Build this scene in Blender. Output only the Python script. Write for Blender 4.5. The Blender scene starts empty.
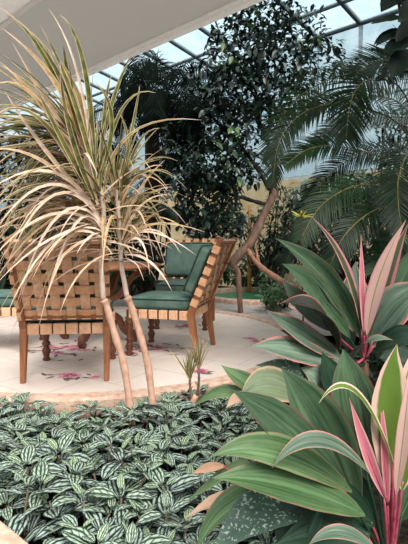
import bpy, math, random
import numpy as np
from mathutils import Vector, Matrix, Quaternion
random.seed(7)
R = random.random
def U(a, b): return a + (b - a) * random.random()
C = bpy.context.scene.collection
sc = bpy.context.scene

# ------------------------------------------------------------------ camera
CH, TH, F = 0.92, math.radians(4.13), 471.0
cam = bpy.data.cameras.new('camera'); co = bpy.data.objects.new('camera', cam); C.objects.link(co)
co.location = (0, 0, CH); co.rotation_euler = (math.pi/2 - TH, 0, 0)
cam.sensor_fit = 'VERTICAL'; cam.sensor_height = 36; cam.lens = 36*F/544; cam.clip_start = 0.02
sc.camera = co
sc.view_settings.view_transform = 'Standard'; sc.view_settings.look = 'None'
sc.view_settings.gamma = 1; sc.view_settings.exposure = 0.42
try: sc.view_settings.use_curve_mapping = False
except Exception: pass

def ray(px, py):
    x = (px-204)/F; y = -(py-272)/F
    return Vector((x, math.cos(TH)+y*math.sin(TH), -math.sin(TH)+y*math.cos(TH)))
def P(px, py, Y):
    """the world point at ground distance Y seen at photo pixel (px, py)"""
    d = ray(px, py); return Vector((0, 0, CH)) + d*(Y/d.y)
def G(px, py, z=0.0):
    d = ray(px, py); return Vector((0, 0, CH)) + d*((z-CH)/d.z)

# ------------------------------------------------------------------ materials
class N:
    def __init__(s, name):
        s.m = bpy.data.materials.new(name); s.m.use_nodes = True
        s.t = s.m.node_tree; s.t.nodes.clear()
        s.out = s.n('ShaderNodeOutputMaterial')
    def n(s, typ, **k):
        q = s.t.nodes.new(typ)
        for a, v in k.items(): setattr(q, a, v)
        return q
    def put(s, sock, v):
        if isinstance(v, bpy.types.NodeSocket): s.t.links.new(v, sock)
        elif isinstance(v, (tuple, list)): sock.default_value = tuple(v)+((1,) if len(v) == 3 and len(sock.default_value) == 4 else ())
        else: sock.default_value = v
    def ma(s, op, a, b=0.0, c=0.0):
        q = s.n('ShaderNodeMath', operation=op)
        s.put(q.inputs[0], a); s.put(q.inputs[1], b); s.put(q.inputs[2], c); return q.outputs[0]
    def mix(s, f, a, b):
        q = s.n('ShaderNodeMix', data_type='RGBA'); q.clamp_factor = True
        s.put(q.inputs[0], f); s.put(q.inputs[6], a); s.put(q.inputs[7], b); return q.outputs[2]
    def ss(s, x, lo, hi):
        q = s.n('ShaderNodeMapRange', interpolation_type='SMOOTHSTEP')
        s.put(q.inputs[0], x); s.put(q.inputs[1], lo); s.put(q.inputs[2], hi); return q.outputs[0]
    def noise(s, scale, detail=3, vec=None, rough=.55):
        q = s.n('ShaderNodeTexNoise'); q.inputs['Scale'].default_value = scale
        q.inputs['Detail'].default_value = detail; q.inputs['Roughness'].default_value = rough
        s.put(q.inputs['Vector'], vec if vec is not None else s.coord()); return q.outputs['Fac']
    def coord(s, which='Object'): return s.n('ShaderNodeTexCoord').outputs[which]
    def uv(s):
        q = s.n('ShaderNodeSeparateXYZ'); s.t.links.new(s.n('ShaderNodeUVMap').outputs[0], q.inputs[0]); return q.outputs[0], q.outputs[1]
    def attr(s, name): return s.n('ShaderNodeAttribute', attribute_name=name).outputs['Fac']
    def scaled(s, vec, sc3):
        q = s.n('ShaderNodeMapping'); s.put(q.inputs[0], vec); q.inputs['Scale'].default_value = sc3; return q.outputs[0]
    def bsdf(s, col, rough=.6, spec=.4, bump=None, bstr=.3, bdist=.01, metal=0, trans=None):
        b = s.n('ShaderNodeBsdfPrincipled')
        s.put(b.inputs['Base Color'], col); s.put(b.inputs['Roughness'], rough)
        b.inputs['Specular IOR Level'].default_value = spec; b.inputs['Metallic'].default_value = metal
        if bump is not None:
            q = s.n('ShaderNodeBump'); q.inputs['Strength'].default_value = bstr; q.inputs['Distance'].default_value = bdist
            s.put(q.inputs['Height'], bump); s.t.links.new(q.outputs[0], b.inputs['Normal'])
        o = b.outputs[0]
        if trans:
            tl = s.n('ShaderNodeBsdfTranslucent'); s.put(tl.inputs[0], col)
            mx = s.n('ShaderNodeMixShader'); mx.inputs[0].default_value = trans
            s.t.links.new(o, mx.inputs[1]); s.t.links.new(tl.outputs[0], mx.inputs[2]); o = mx.outputs[0]
        s.t.links.new(o, s.out.inputs[0]); return s.m

def m_plain(name, c1, c2, scale=8, rough=.7, spec=.3, bstr=.3, bdist=.01, detail=4, stretch=None):
    n = N(name); v = n.coord()
    if stretch: v = n.scaled(v, stretch)
    f = n.noise(scale, detail, v)
    return n.bsdf(n.mix(n.ss(f, .32, .68), c1, c2), rough, spec, f, bstr, bdist)

def m_leaf(name, c1, c2, rough=.5, spec=.3, trans=.15, rib=None, edge=None, edge_at=.8, veins=0):
    """leaf: tone attribute mixes c1..c2; rib / edge give a midrib and a margin of another colour"""
    n = N(name); u, v = n.uv(); t = n.attr('tone')
    au = n.ma('ABSOLUTE', n.ma('MULTIPLY', n.ma('SUBTRACT', u, .5), 2.0))
    nz = n.noise(18, 3)
    col = n.mix(n.ma('ADD', t, n.ma('MULTIPLY', n.ma('SUBTRACT', nz, .5), .8)), c1, c2)
    if veins:      # broad lengthwise streaks of lighter and darker green, as on the real leaf
        q = n.n('ShaderNodeCombineXYZ'); n.put(q.inputs[0], n.ma('MULTIPLY', u, 7.0)); n.put(q.inputs[1], n.ma('MULTIPLY', v, 1.1)); n.put(q.inputs[2], n.ma('MULTIPLY', t, 37.0))
        st = n.noise(1.0, 4, q.outputs[0], .6)
        col = n.mix(n.ma('MULTIPLY', n.ss(st, .5, .7), .65), col, tuple(x*1.5+.012 for x in c2))
        col = n.mix(n.ma('MULTIPLY', n.ss(st, .5, .34), .75), col, tuple(x*.6 for x in c1))
        w = n.ma('SINE', n.ma('MULTIPLY', au, veins))
        col = n.mix(n.ma('MULTIPLY', n.ss(w, -1, 1), .10), col, tuple(min(1, x*2.0+.02) for x in c2))
    if edge: col = n.mix(n.ss(n.ma('ADD', au, n.ma('MULTIPLY', n.ma('SUBTRACT', nz, .5), .25)), edge_at-.1, edge_at+.06), col, edge)
    if rib: col = n.mix(n.ss(au, .1, .03), col, rib)
    return n.bsdf(col, rough, spec, trans=trans)

def m_wood(name, c1, c2, rough=.5, sc3=(30, 30, 2.5)):
    n = N(name); f = n.noise(1.6, 6, n.scaled(n.coord(), sc3), .65)
    return n.bsdf(n.mix(n.ss(f, .3, .7), c1, c2), rough, .4, f, .25, .004)

M = {}
M['soil'] = m_plain('soil', (.006, .0045, .0035), (.022, .016, .011), 40, .95, .1, 1, .03)
M['path'] = m_plain('path_paving', (.33, .29, .27), (.45, .40, .37), 14, .85, .2, .3, .01)
def mk_patio():
    n = N('patio_tiles'); c = n.coord()
    mp = n.n('ShaderNodeMapping'); n.put(mp.inputs[0], c); mp.inputs['Rotation'].default_value = (0, 0, math.radians(34))
    br = n.n('ShaderNodeTexBrick'); br.offset = .5; n.put(br.inputs['Vector'], mp.outputs[0])
    br.inputs['Scale'].default_value = 1.0; br.inputs['Brick Width'].default_value = .42; br.inputs['Row Height'].default_value = .42
    br.inputs['Mortar Size'].default_value = .006; br.inputs['Mortar Smooth'].default_value = .3
    br.inputs['Color1'].default_value = (.68, .575, .505, 1); br.inputs['Color2'].default_value = (.645, .54, .475, 1); br.inputs['Mortar'].default_value = (.40, .31, .26, 1)
    sp = n.noise(190, 2, c); big = n.noise(3.5, 4, c)
    col = n.mix(n.ss(sp, .35, .7), br.outputs['Color'], (.76, .68, .61))
    col = n.mix(n.ma('MULTIPLY', n.ss(sp, .42, .30), .45), col, (.36, .29, .25))
    col = n.mix(n.ma('MULTIPLY', n.ss(big, .42, .7), .3), col, (.52, .43, .37))
    return n.bsdf(col, .7, .3, sp, .15, .004)
M['patio'] = mk_patio()
M['kerb'] = m_plain('kerb_stone', (.46, .30, .215), (.66, .47, .37), 22, .8, .25, .5, .012, 6)
def mk_soffit():
    n = N('soffit_sheet'); f = n.noise(160, 2)
    return n.bsdf(n.mix(n.ss(f, .32, .68), (.56, .545, .52), (.66, .64, .615)), .9, .15, f, .12, .004, trans=.5)
M['soffit'] = mk_soffit()
def mk_trim():
    n = N('soffit_trim'); f = n.noise(60, 2)
    return n.bsdf(n.mix(n.ss(f, .32, .68), (.74, .71, .68), (.84, .81, .78)), .8, .2, f, .1, .004, trans=.5)
M['trim'] = mk_trim()
M['wall'] = m_plain('back_wall_render', (.74, .52, .27), (.88, .68, .42), 3, .9, .1, .3, .02, 5)
M['metal'] = m_plain('dark_glazing_bar', (.035, .05, .058), (.06, .075, .085), 12, .5, .5, .05)
M['metal_pale'] = m_plain('pale_glazing_bar', (.42, .48, .52), (.55, .60, .63), 12, .5, .5, .05)
def mk_glass():
    n = N('hazy_glass'); f = n.noise(2.2, 5, n.coord(), .7); g = n.noise(40, 2, n.coord())
    tr = n.n('ShaderNodeBsdfTransparent'); n.put(tr.inputs[0], n.mix(n.ss(f, .3, .7), (.36, .52, .58), (.56, .70, .74)))
    tl = n.n('ShaderNodeBsdfTranslucent'); tl.inputs[0].default_value = (.60, .72, .78, 1)
    gl = n.n('ShaderNodeBsdfGlossy'); gl.inputs['Roughness'].default_value = .15
    mx = n.n('ShaderNodeMixShader'); n.put(mx.inputs[0], n.ma('ADD', n.ma('MULTIPLY', g, .16), .16))
    n.t.links.new(tr.outputs[0], mx.inputs[1]); n.t.links.new(tl.outputs[0], mx.inputs[2])
    m2 = n.n('ShaderNodeMixShader'); m2.inputs[0].default_value = .05
    n.t.links.new(mx.outputs[0], m2.inputs[1]); n.t.links.new(gl.outputs[0], m2.inputs[2])
    n.t.links.new(m2.outputs[0], n.out.inputs[0]); return n.m
M['glass'] = mk_glass()
M['strap'] = m_wood('tan_leather_strap', (.67, .33, .165), (.83, .47, .28), .55, (14, 14, 14))
M['strap_pale'] = m_wood('tan_leather_strap_pale', (.70, .37, .20), (.87, .54, .35), .55, (14, 14, 14))
M['wood'] = m_wood('chair_wood', (.20, .068, .026), (.36, .145, .06), .42)
M['wood_dark'] = m_wood('turned_wood', (.085, .028, .014), (.19, .07, .034), .38)
M['cushion'] = m_plain('green_leather', (.06, .12, .095), (.125, .195, .16), 7, .5, .4, .15, .006, 5)
M['piping'] = m_plain('dark_green_piping', (.012, .045, .032), (.02, .06, .042), 20, .5, .4, .1)
M['pink'] = m_plain('pink_inlay', (.60, .20, .30), (.74, .36, .43), 40, .7)
M['pinkdark'] = m_plain('crimson_inlay', (.33, .06, .13), (.46, .12, .2), 40, .7)
M['inlay'] = m_plain('dark_leaf_inlay', (.10, .085, .075), (.2, .16, .13), 40, .7)
M['pond'] = m_plain('green_basin_surface', (.012, .16, .075), (.03, .27, .13), 14, .3, .5, .2, .01, 5)
M['bark'] = m_wood('brown_bark', (.11, .06, .042), (.25, .155, .115), .8, (14, 14, 5))
M['bark_red'] = m_wood('reddish_bark', (.20, .095, .06), (.38, .20, .14), .8, (14, 14, 5))
M['bark_dark'] = m_wood('dark_bark', (.012, .009, .007), (.04, .03, .024), .9, (14, 14, 5))
M['cane'] = m_wood('pinkish_cane_bark', (.43, .235, .16), (.63, .39, .29), .7, (20, 20, 14))
M['cane_grey'] = m_wood('greyish_cane_bark', (.45, .35, .28), (.62, .50, .42), .7, (20, 20, 14))
M['bamboo'] = m_wood('orange_post', (.52, .22, .05), (.66, .32, .10), .5)
# foliage
def mk_drac():
    n = N('dracaena_leaf'); u, v = n.uv(); t = n.attr('tone'); nz = n.noise(25, 2)
    au = n.ma('ABSOLUTE', n.ma('MULTIPLY', n.ma('SUBTRACT', u, .5), 2.0))
    green = n.mix(n.ss(nz, .35, .65), (.055, .085, .014), (.17, .19, .035))
    gold = n.mix(n.ss(nz, .35, .65), (.36, .21, .06), (.56, .37, .16))
    straw = n.mix(n.ss(nz, .3, .7), (.60, .45, .34), (.86, .72, .60))
    mid = n.mix(n.ss(t, .25, .6), green, gold); mid = n.mix(n.ss(t, .6, .95), mid, straw)
    edge = n.mix(n.ss(t, .0, .5), (.60, .42, .28), (.74, .53, .42))
    f = n.ma('MAXIMUM', n.ss(au, .62, .86), n.ss(v, .8, 1.0))
    return n.bsdf(n.mix(f, mid, edge), .55, .3, trans=.15)
M['drac'] = mk_drac()
def mk_pilea():
    n = N('silver_striped_leaf'); u, v = n.uv(); t = n.attr('tone')
    au = n.ma('ABSOLUTE', n.ma('MULTIPLY', n.ma('SUBTRACT', u, .5), 2.0))
    nz = n.noise(60, 2)
    b1 = n.ma('MULTIPLY', n.ss(au, .09, .17), n.ss(au, .44, .34))
    b2 = n.ma('MULTIPLY', n.ss(au, .58, .66), n.ss(au, .92, .8))
    w = n.ma('SINE', n.ma('MULTIPLY', n.ma('SUBTRACT', n.ma('MULTIPLY', v, 4.5), n.ma('MULTIPLY', au, 1.7)), 6.283))
    w = n.ss(n.ma('ADD', w, n.ma('MULTIPLY', n.ma('SUBTRACT', nz, .5), 1.2)), -1.15, -.5)
    s = n.ma('MULTIPLY', n.ma('MAXIMUM', b1, b2), w)
    ends = n.ma('MULTIPLY', n.ss(v, .04, .14), n.ss(v, .98, .9)); s = n.ma('MULTIPLY', s, ends)
    dark = n.mix(t, (.009, .025, .016), (.06, .12, .03))
    silver = n.mix(t, (.35, .43, .39), (.38, .48, .32))
    return n.bsdf(n.mix(s, dark, silver), .42, .35, n.ma('MULTIPLY', s, 1.0), .25, .002, trans=.08)
M['pilea'] = mk_pilea()
M['pilea_stem'] = m_plain('pinkish_stem', (.12, .08, .05), (.2, .13, .09), 30, .7)
M['c_green'] = m_leaf('ti_leaf_green', (.020, .050, .024), (.075, .135, .068), .45, .3, .12, edge=(.17, .07, .06), edge_at=.985, veins=34)
M['c_fresh'] = m_leaf('ti_leaf_fresh', (.040, .10, .034), (.115, .19, .080), .45, .3, .15, rib=(.10, .2, .085), edge=(.30, .15, .11), edge_at=.98, veins=30)
M['c_deep'] = m_leaf('ti_leaf_deep', (.006, .022, .011), (.022, .058, .032), .45, .25, .08, veins=34)
M['c_bronze'] = m_leaf('ti_leaf_bronze', (.011, .010, .008), (.03, .032, .02), .4, .4, .08, edge=(.40, .12, .10), edge_at=.93)
M['c_grey'] = m_leaf('ti_leaf_grey', (.055, .10, .065), (.14, .20, .145), .55, .22, .1, edge=(.48, .2, .18), edge_at=.9, veins=26)
M['c_pedge'] = m_leaf('ti_leaf_pink_edged', (.04, .08, .03), (.09, .14, .055), .45, .3, .15, edge=(.60, .21, .26), edge_at=.62)
M['c_pink'] = m_leaf('ti_leaf_pink', (.62, .14, .21), (.74, .27, .32), .45, .35, .2, edge=(.74, .46, .40), edge_at=.75)
M['c_pale'] = m_leaf('ti_leaf_pale_pink', (.60, .36, .32), (.72, .47, .41), .5, .3, .2, rib=(.24, .25, .12), edge=(.60, .25, .28), edge_at=.9)
M['c_var'] = m_leaf('ti_leaf_cream_edged', (.085, .17, .022), (.17, .27, .05), .45, .35, .2, edge=(.76, .52, .43), edge_at=.66)
M['c_dry'] = m_leaf('ti_leaf_dry', (.42, .24, .15), (.62, .42, .31), .7, .2, .15)
M['c_tan'] = m_leaf('ti_leaf_tan_green', (.07, .12, .07), (.14, .18, .10), .55, .3, .1, edge=(.42, .31, .19), edge_at=.9, veins=26)
def mk_spot():
    n = N('ti_leaf_speckled'); f = n.noise(120, 2); g = n.noise(9, 3)
    col = n.mix(n.ss(g, .35, .65), (.028, .065, .042), (.07, .12, .085))
    return n.bsdf(n.mix(n.ss(f, .56, .66), col, (.30, .36, .31)), .42, .4, trans=.08)
M['c_spot'] = mk_spot()
M['petiole'] = m_plain('pink_leaf_stalk', (.36, .045, .09), (.54, .12, .17), 30, .45, .4, .1)
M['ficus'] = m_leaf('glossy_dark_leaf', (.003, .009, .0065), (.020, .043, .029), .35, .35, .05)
M['ficus_lt'] = m_leaf('mid_green_leaf', (.02, .05, .016), (.09, .16, .045), .4, .4, .12)
M['blue_palm'] = m_leaf('blue_green_leaf', (.05, .10, .085), (.16, .22, .20), .5, .3, .1)
M['pale_leaf'] = m_leaf('pale_leaf', (.10, .17, .10), (.36, .44, .36), .5, .3, .15)
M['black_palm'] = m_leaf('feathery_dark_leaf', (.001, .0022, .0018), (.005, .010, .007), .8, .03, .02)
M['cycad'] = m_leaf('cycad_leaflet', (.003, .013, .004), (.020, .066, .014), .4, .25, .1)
M['cycad_pale'] = m_leaf('cycad_leaflet_pale', (.09, .14, .10), (.26, .33, .28), .35, .5, .1)
M['rachis'] = m_plain('olive_rachis', (.14, .12, .03), (.26, .22, .06), 20, .5)
M['brom'] = m_leaf('yellow_green_leaf', (.24, .24, .03), (.42, .40, .06), .45, .4, .2)
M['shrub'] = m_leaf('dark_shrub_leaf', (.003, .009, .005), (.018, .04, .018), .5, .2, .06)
M['shrub_mid'] = m_leaf('mid_shrub_leaf', (.02, .055, .022), (.085, .16, .07), .45, .4, .1)

# ------------------------------------------------------------------ mesh builder
class MB:
    def __init__(s): s.v = []; s.f = []; s.uv = []; s.t = []
    def add(s, verts, faces, uvs=None, tone=.5):
        b = len(s.v); s.v.extend(verts); s.f.extend([tuple(i+b for i in f) for f in faces])
        s.uv.extend(uvs if uvs is not None else [(0.5, 0.5)]*len(verts)); s.t.extend([tone]*len(verts))
    def box(s, c, sz, mat=None):
        x, y, z = sz[0]/2, sz[1]/2, sz[2]/2
        vs = [Vector((a, b, d)) for a in (-x, x) for b in (-y, y) for d in (-z, z)]
        vs = [(mat @ q if mat else q) + Vector(c) for q in vs]
        s.add(vs, [(0, 1, 3, 2), (4, 6, 7, 5), (0, 4, 5, 1), (2, 3, 7, 6), (0, 2, 6, 4), (1, 5, 7, 3)])
    def beam(s, a, b, w, h, up=Vector((0, 0, 1))):
        a, b = Vector(a), Vector(b); t = (b-a).normalized(); sd = t.cross(up).normalized(); n = sd.cross(t)
        vs = [p + sd*(w/2*i) + n*(h/2*j) for p in (a, b) for i, j in ((-1, -1), (1, -1), (1, 1), (-1, 1))]
        s.add(vs, [(0, 1, 2, 3), (7, 6, 5, 4), (0, 4, 5, 1), (1, 5, 6, 2), (2, 6, 7, 3), (3, 7, 4, 0)])
    def tube(s, pts, rad, n=8, rect=None, up=Vector((0, 0, 1)), cap=True):
        pts = [Vector(p) for p in pts]; m = len(pts)
        if not isinstance(rad, (list, tuple)): rad = [rad]*m
        vs = []; ref = None
        for i, p in enumerate(pts):
            t = (pts[min(i+1, m-1)] - pts[max(i-1, 0)]).normalized()
            if ref is None:
                ref = t.orthogonal() if rect is None else up.cross(t)
                if ref.length < 1e-4: ref = t.orthogonal()
            a = (ref - t*ref.dot(t)).normalized(); ref = a; b = t.cross(a)
            if rect:
                for i2, j2 in ((-1, -1), (1, -1), (1, 1), (-1, 1)): vs.append(p + a*(rect[0]/2*i2*rad[i]) + b*(rect[1]/2*j2*rad[i]))
            else:
                for k in range(n): an = 2*math.pi*k/n; vs.append(p + (a*math.cos(an)+b*math.sin(an))*rad[i])
        if rect: n = 4
        fs = [(i*n+k, i*n+(k+1) % n, (i+1)*n+(k+1) % n, (i+1)*n+k) for i in range(m-1) for k in range(n)]
        if cap: fs += [tuple(range(n-1, -1, -1)), tuple((m-1)*n+k for k in range(n))]
        s.add(vs, fs)
    def lathe(s, prof, c=(0, 0, 0), n=16):
        c = Vector(c); vs = [c+Vector((r*math.cos(2*math.pi*k/n), r*math.sin(2*math.pi*k/n), z)) for r, z in prof for k in range(n)]
        m = len(prof)
        fs = [(i*n+k, i*n+(k+1) % n, (i+1)*n+(k+1) % n, (i+1)*n+k) for i in range(m-1) for k in range(n)]
        fs += [tuple(range(n-1, -1, -1)), tuple((m-1)*n+k for k in range(n))]
        s.add(vs, fs)
    def ribbon(s, pts, ws, nrm, fold=.25, across=2, tone=.5, twist=0, wave=0):
        m = len(pts); vs = []; uvs = []
        nrm = Vector(nrm)
        for i in range(m):
            t = (pts[min(i+1, m-1)] - pts[max(i-1, 0)]).normalized()
            sd = t.cross(nrm)
            if sd.length < 1e-3: sd = t.orthogonal()
            sd.normalize(); n = sd.cross(t)
            if twist: q = Quaternion(t, twist*i/(m-1)); sd = q @ sd; n = q @ n
            for k in range(across+1):
                u = k/across*2-1
                h = abs(u)*fold*ws[i]*.5 + (math.sin(i*1.9+k*2)*wave*ws[i] if wave else 0)
                vs.append(pts[i] + sd*(u*ws[i]*.5*math.cos(fold*.5)) + n*h); uvs.append((k/across, i/(m-1)))
        a = across+1
        s.add(vs, [(i*a+k, i*a+k+1, (i+1)*a+k+1, (i+1)*a+k) for i in range(m-1) for k in range(across)], uvs, tone)
    def mesh(s, name, mat, smooth=True):
        me = bpy.data.meshes.new(name); me.from_pydata([tuple(q) for q in s.v], [], s.f)
        li = np.empty(len(me.loops), dtype=np.int32); me.loops.foreach_get('vertex_index', li)
        uv = np.array(s.uv, dtype=np.float32)[li]
        me.uv_layers.new(name='UVMap').data.foreach_set('uv', uv.ravel())
        at = me.attributes.new('tone', 'FLOAT', 'POINT'); at.data.foreach_set('value', np.array(s.t, dtype=np.float32))
        me.materials.append(mat)
        if smooth: me.polygons.foreach_set('use_smooth', [True]*len(me.polygons))
        me.update(); return me
    def build(s, name, mat, parent=None, smooth=True, bevel=0, loc=None):
        o = bpy.data.objects.new(name, s.mesh(name, mat, smooth)); C.objects.link(o)
        if parent is not None: o.parent = parent
        if loc is not None: o.location = loc
        if bevel:
            b = o.modifiers.new('bevel', 'BEVEL'); b.width = bevel; b.segments = 2; b.limit_method = 'ANGLE'
        return o
def tag(o, label, cat, group=None):
    o['label'] = label; o['category'] = cat
    if group: o['group'] = group
    return o
def thing(name, label, cat, loc, rz=0, group=None):
    o = bpy.data.objects.new(name, None); C.objects.link(o); o.empty_display_size = .1
    o.location = loc; o.rotation_euler = (0, 0, rz); return tag(o, label, cat, group)
def struct(o): o['kind'] = 'structure'; return o
def shift(pts, root): return [p - root for p in pts]
def bez(a, m, b, n):
    a, m, b = Vector(a), Vector(m), Vector(b); c = m*2 - (a+b)*.5
    return [a*(1-t)**2 + c*(2*t*(1-t)) + b*t*t for t in [i/(n-1) for i in range(n)]]
def smooth_path(pts, n):
    """Catmull-Rom through pts"""
    pts = [Vector(p) for p in pts]; q = [pts[0]*2-pts[1]] + pts + [pts[-1]*2-pts[-2]]; out = []
    segs = len(pts)-1
    for i in range(n):
        x = i/(n-1)*segs; k = min(int(x), segs-1); t = x-k
        a, b, c, d = q[k:k+4]
        out.append((b*2 + (c-a)*t + (a*2-b*5+c*4-d)*t*t + (b*3-a-c*3+d)*t**3)*.5)
    return out

# ------------------------------------------------------------------ setting
mb = MB(); mb.box((0, 8, -.35), (40, 40, .5)); struct(mb.build('ground', M['soil'], smooth=False))
PC, PR = Vector((-.92, 4.42, 0)), 1.80
mb = MB(); mb.lathe([(PR-.08, -.12), (PR-.08, 0)], PC, 96); struct(mb.build('floor', M['patio'], smooth=False))
mb = MB(); n = 96; vs = []; fs = []
prof = [(PR-.085, -.12), (PR-.085, .006), (PR-.075, .014), (PR+.015, .014), (PR+.03, .0), (PR+.03, -.12)]
for k in range(n):
    a = 2*math.pi*k/n
    for r, z in prof: vs.append(PC+Vector((r*math.cos(a), r*math.sin(a), z)))
m = len(prof); fs = [(k*m+i, ((k+1) % n)*m+i, ((k+1) % n)*m+(i+1) % m, k*m+(i+1) % m) for k in range(n) for i in range(m)]
mb.add(vs, fs); struct(mb.build('trim_1', M['kerb'], smooth=False))
# paving beyond the patio on the right
mb = MB(); n = 60; vs = []; fs = []
for k in range(n+1):
    a = math.radians(4+k*131/n); d = Vector((math.cos(a), math.sin(a), 0))
    for r, z in ((PR+.03, -.10), (PR+.03, -.045), (PR+1.0, -.02), (PR+1.0, -.10)): vs.append(PC+d*r+Vector((0, 0, z)))
fs = [(k*4+i, (k+1)*4+i, (k+1)*4+(i+1) % 4, k*4+(i+1) % 4) for k in range(n) for i in range(4)]
mb.add(vs, fs); struct(mb.build('floor_path', M['path'], smooth=False))
# kerb plank bottom left
a = G(0, 519, 0); b = G(32, 545, 0); d = (b-a).normalized(); nn = Vector((-d.y, d.x, 0))
if nn.x > 0: nn = -nn
mb = MB(); ctr = (a+b)/2 + nn*.10
mb.beam(ctr-d*1.2+Vector((0, 0, -.06)), ctr+d*.8+Vector((0, 0, -.06)), .2, .12); struct(mb.build('trim_2', M['kerb'], smooth=False, bevel=.008))

# soffit over the seating
ud = Vector((-.72, .694, 0)).normalized(); nd = Vector((.694, .72, 0)).normalized()
ZS = 2.9
e1 = G(250, 2, ZS); e2 = G(36, 0, ZS); wid = (e1-e2).dot(nd)
def strip(mb, off0, off1, z0, z1, s0=-6, s1=14):
    a = e1 + nd*((off0+off1)/2); a.z = (z0+z1)/2
    mb.beam(a-ud*(-s0) if False else a+ud*s0, a+ud*s1, abs(off1-off0), abs(z1-z0))
mb = MB(); strip(mb, -wid+.01, -.105, ZS, ZS+.02); struct(mb.build('ceiling', M['soffit'], smooth=False))
mb = MB(); strip(mb, -.105, -.055, ZS-.008, ZS+.022); strip(mb, -.055, .03, ZS-.022, ZS+.01); struct(mb.build('trim_3', M['trim'], smooth=False, bevel=.006))
mb = MB(); strip(mb, -wid-.25, -wid-.04, ZS-.012, ZS+.022); strip(mb, -wid-.04, -wid+.01, ZS-.03, ZS+.0); struct(mb.build('trim_4', M['trim'], smooth=False, bevel=.006))

# greenhouse: wall along ud, roof rising towards the camera
E0 = P(361, 24, 8.0); ZE = E0.z
wn = -nd                      # towards the camera
def wp(s, z, out=0.0): q = E0 + ud*s + wn*out; q.z = z; return q
def wall_box(s0, s1, z0, z1, th, mb): mb.beam(wp((s0), (z0+z1)/2), wp((s1), (z0+z1)/2), th, abs(z1-z0))
S0, S1 = -4.74, 15.8; BAY = .79; NB = int(round((S1-S0)/BAY)); WH = 2.0
mb = MB(); wall_box(S0, S1, -.1, WH, .15, mb); struct(mb.build('wall_back', M['wall'], smooth=False))
k = 0
RIS = .17
def rp(s, t): q = E0 + ud*s + wn*t; q.z = ZE + RIS*t; return q
RT = 2.6
for i in range(0, NB, 2):
    s0 = S0+i*BAY; s1 = min(S0+(i+2)*BAY, S1); k += 1
    g = MB(); g.add([wp(s0, WH), wp(s1, WH), wp(s1, ZE), wp(s0, ZE)], [(0, 1, 2, 3)])
    w = struct(g.build('window_%d' % k, M['glass'], smooth=False))
    f = MB(); f.beam(wp(s0, WH), wp(s0, ZE), .05, .05, up=nd); f.beam(wp((s0+s1)/2, WH), wp((s0+s1)/2, ZE), .03, .03, up=nd)
    f.beam(wp(s0, WH+.03), wp(s1, WH+.03), .05, .06); f.beam(wp(s0, (WH+ZE)/2), wp(s1, (WH+ZE)/2), .035, .035)
    f.build('window_frame', M['metal_pale'], w, smooth=False)
    k += 1
    g = MB(); g.add([rp(s0, 0), rp(s1, 0), rp(s1, RT), rp(s0, RT)], [(0, 1, 2, 3)])
    w = struct(g.build('window_%d' % k, M['glass'], smooth=False))
    f = MB()
    for q in (s0, (s0+s1)/2): f.beam(rp(q, 0), rp(q, RT), .055, .06)
    for t in (.02, .66, 1.98): f.beam(rp(s0, t), rp(s1, t), .045 if t > .1 else .075, .05)
    f.build('window_frame', M['metal'], w, smooth=False)

# flower inlays in the patio tiles (part of the paving)
def inlay(px, py, n, spread, seed, dark):
    random.seed(seed); c = G(px, py, 0); a = MB(); b = MB(); d = MB()
    def petal(m, p, ang, L, W, z):
        t = Vector((math.cos(ang), math.sin(ang), 0)); s_ = Vector((-t.y, t.x, 0)); up = Vector((0, 0, z))
        m.add([p+up, p+t*L*.4+s_*W+up, p+t*L+up, p+t*L*.4-s_*W+up], [(0, 3, 2, 1)])
    for i in range(n):
        p = c+Vector((random.gauss(0, spread), random.gauss(0, spread*.7), 0)); r = U(.04, .075)
        for k in range(7): petal(a, p, k*.9+i, r*U(.8, 1.2), r*.33, .0028+.0001*k)
        for k in range(5): petal(b, p, k*1.26+.4, r*.5, r*.16, .0040+.0001*k)
    for i in range(dark):
        p = c+Vector((random.gauss(0, spread*1.3), random.gauss(0, spread), 0))
        petal(d, p, U(0, 6.28), U(.05, .11), .014, .0016+.00001*i)
    f = a.build('flower_inlay', M['pink'], smooth=False); struct(f)
    b.build('flower_centre', M['pinkdark'], f, smooth=False); d.build('leaf_spray', M['inlay'], f, smooth=False)
inlay(52, 350, 7, .14, 1, 46); inlay(72, 376, 4, .07, 2, 14); inlay(143, 348, 6, .12, 3, 50); inlay(203, 372, 3, .035, 4, 8)
inlay(186, 326, 3, .06, 5, 6); inlay(253, 340, 2, .05, 6, 5)
random.seed(11)

# ------------------------------------------------------------------ chairs and table
def cushion_mb(w, d, h, cr=.04, crown=.012):
    """soft box: rounded rectangle outline, domed"""
    mb = MB(); N_ = 10; prof = []
    rings = [(-.5, .93), (-.42, .985), (-.2, 1.0), (.2, 1.0), (.42, .985), (.5, .93)]
    def outline(k, sc_):
        pts = []
        for cx, cy, a0 in ((1, 1, 0), (-1, 1, 90), (-1, -1, 180), (1, -1, 270)):
            for j in range(5):
                a = math.radians(a0+j*22.5); pts.append(((cx*(w/2-cr)+cr*math.cos(a))*sc_, (cy*(d/2-cr)+cr*math.sin(a))*sc_))
        return pts
    vs = []
    for z, s_ in rings: vs += [Vector((x, y, z*h)) for x, y in outline(20, s_)]
    for s_, zz in ((.6, .5*h+crown), (.25, .5*h+crown*1.5)): vs += [Vector((x, y, zz)) for x, y in outline(20, s_)]
    nr = len(rings)+2; n = 20
    fs = [(i*n+k, i*n+(k+1) % n, (i+1)*n+(k+1) % n, (i+1)*n+k) for i in range(nr-1) for k in range(n)]
    fs += [tuple(range(n-1, -1, -1)), tuple((nr-1)*n+k for k in range(n))]
    mb.add(vs, fs); ol = outline(20, 1.0); return mb, ol
def xform(mb, mat): mb.v = [mat @ Vector(q) for q in mb.v]; return mb

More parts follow.
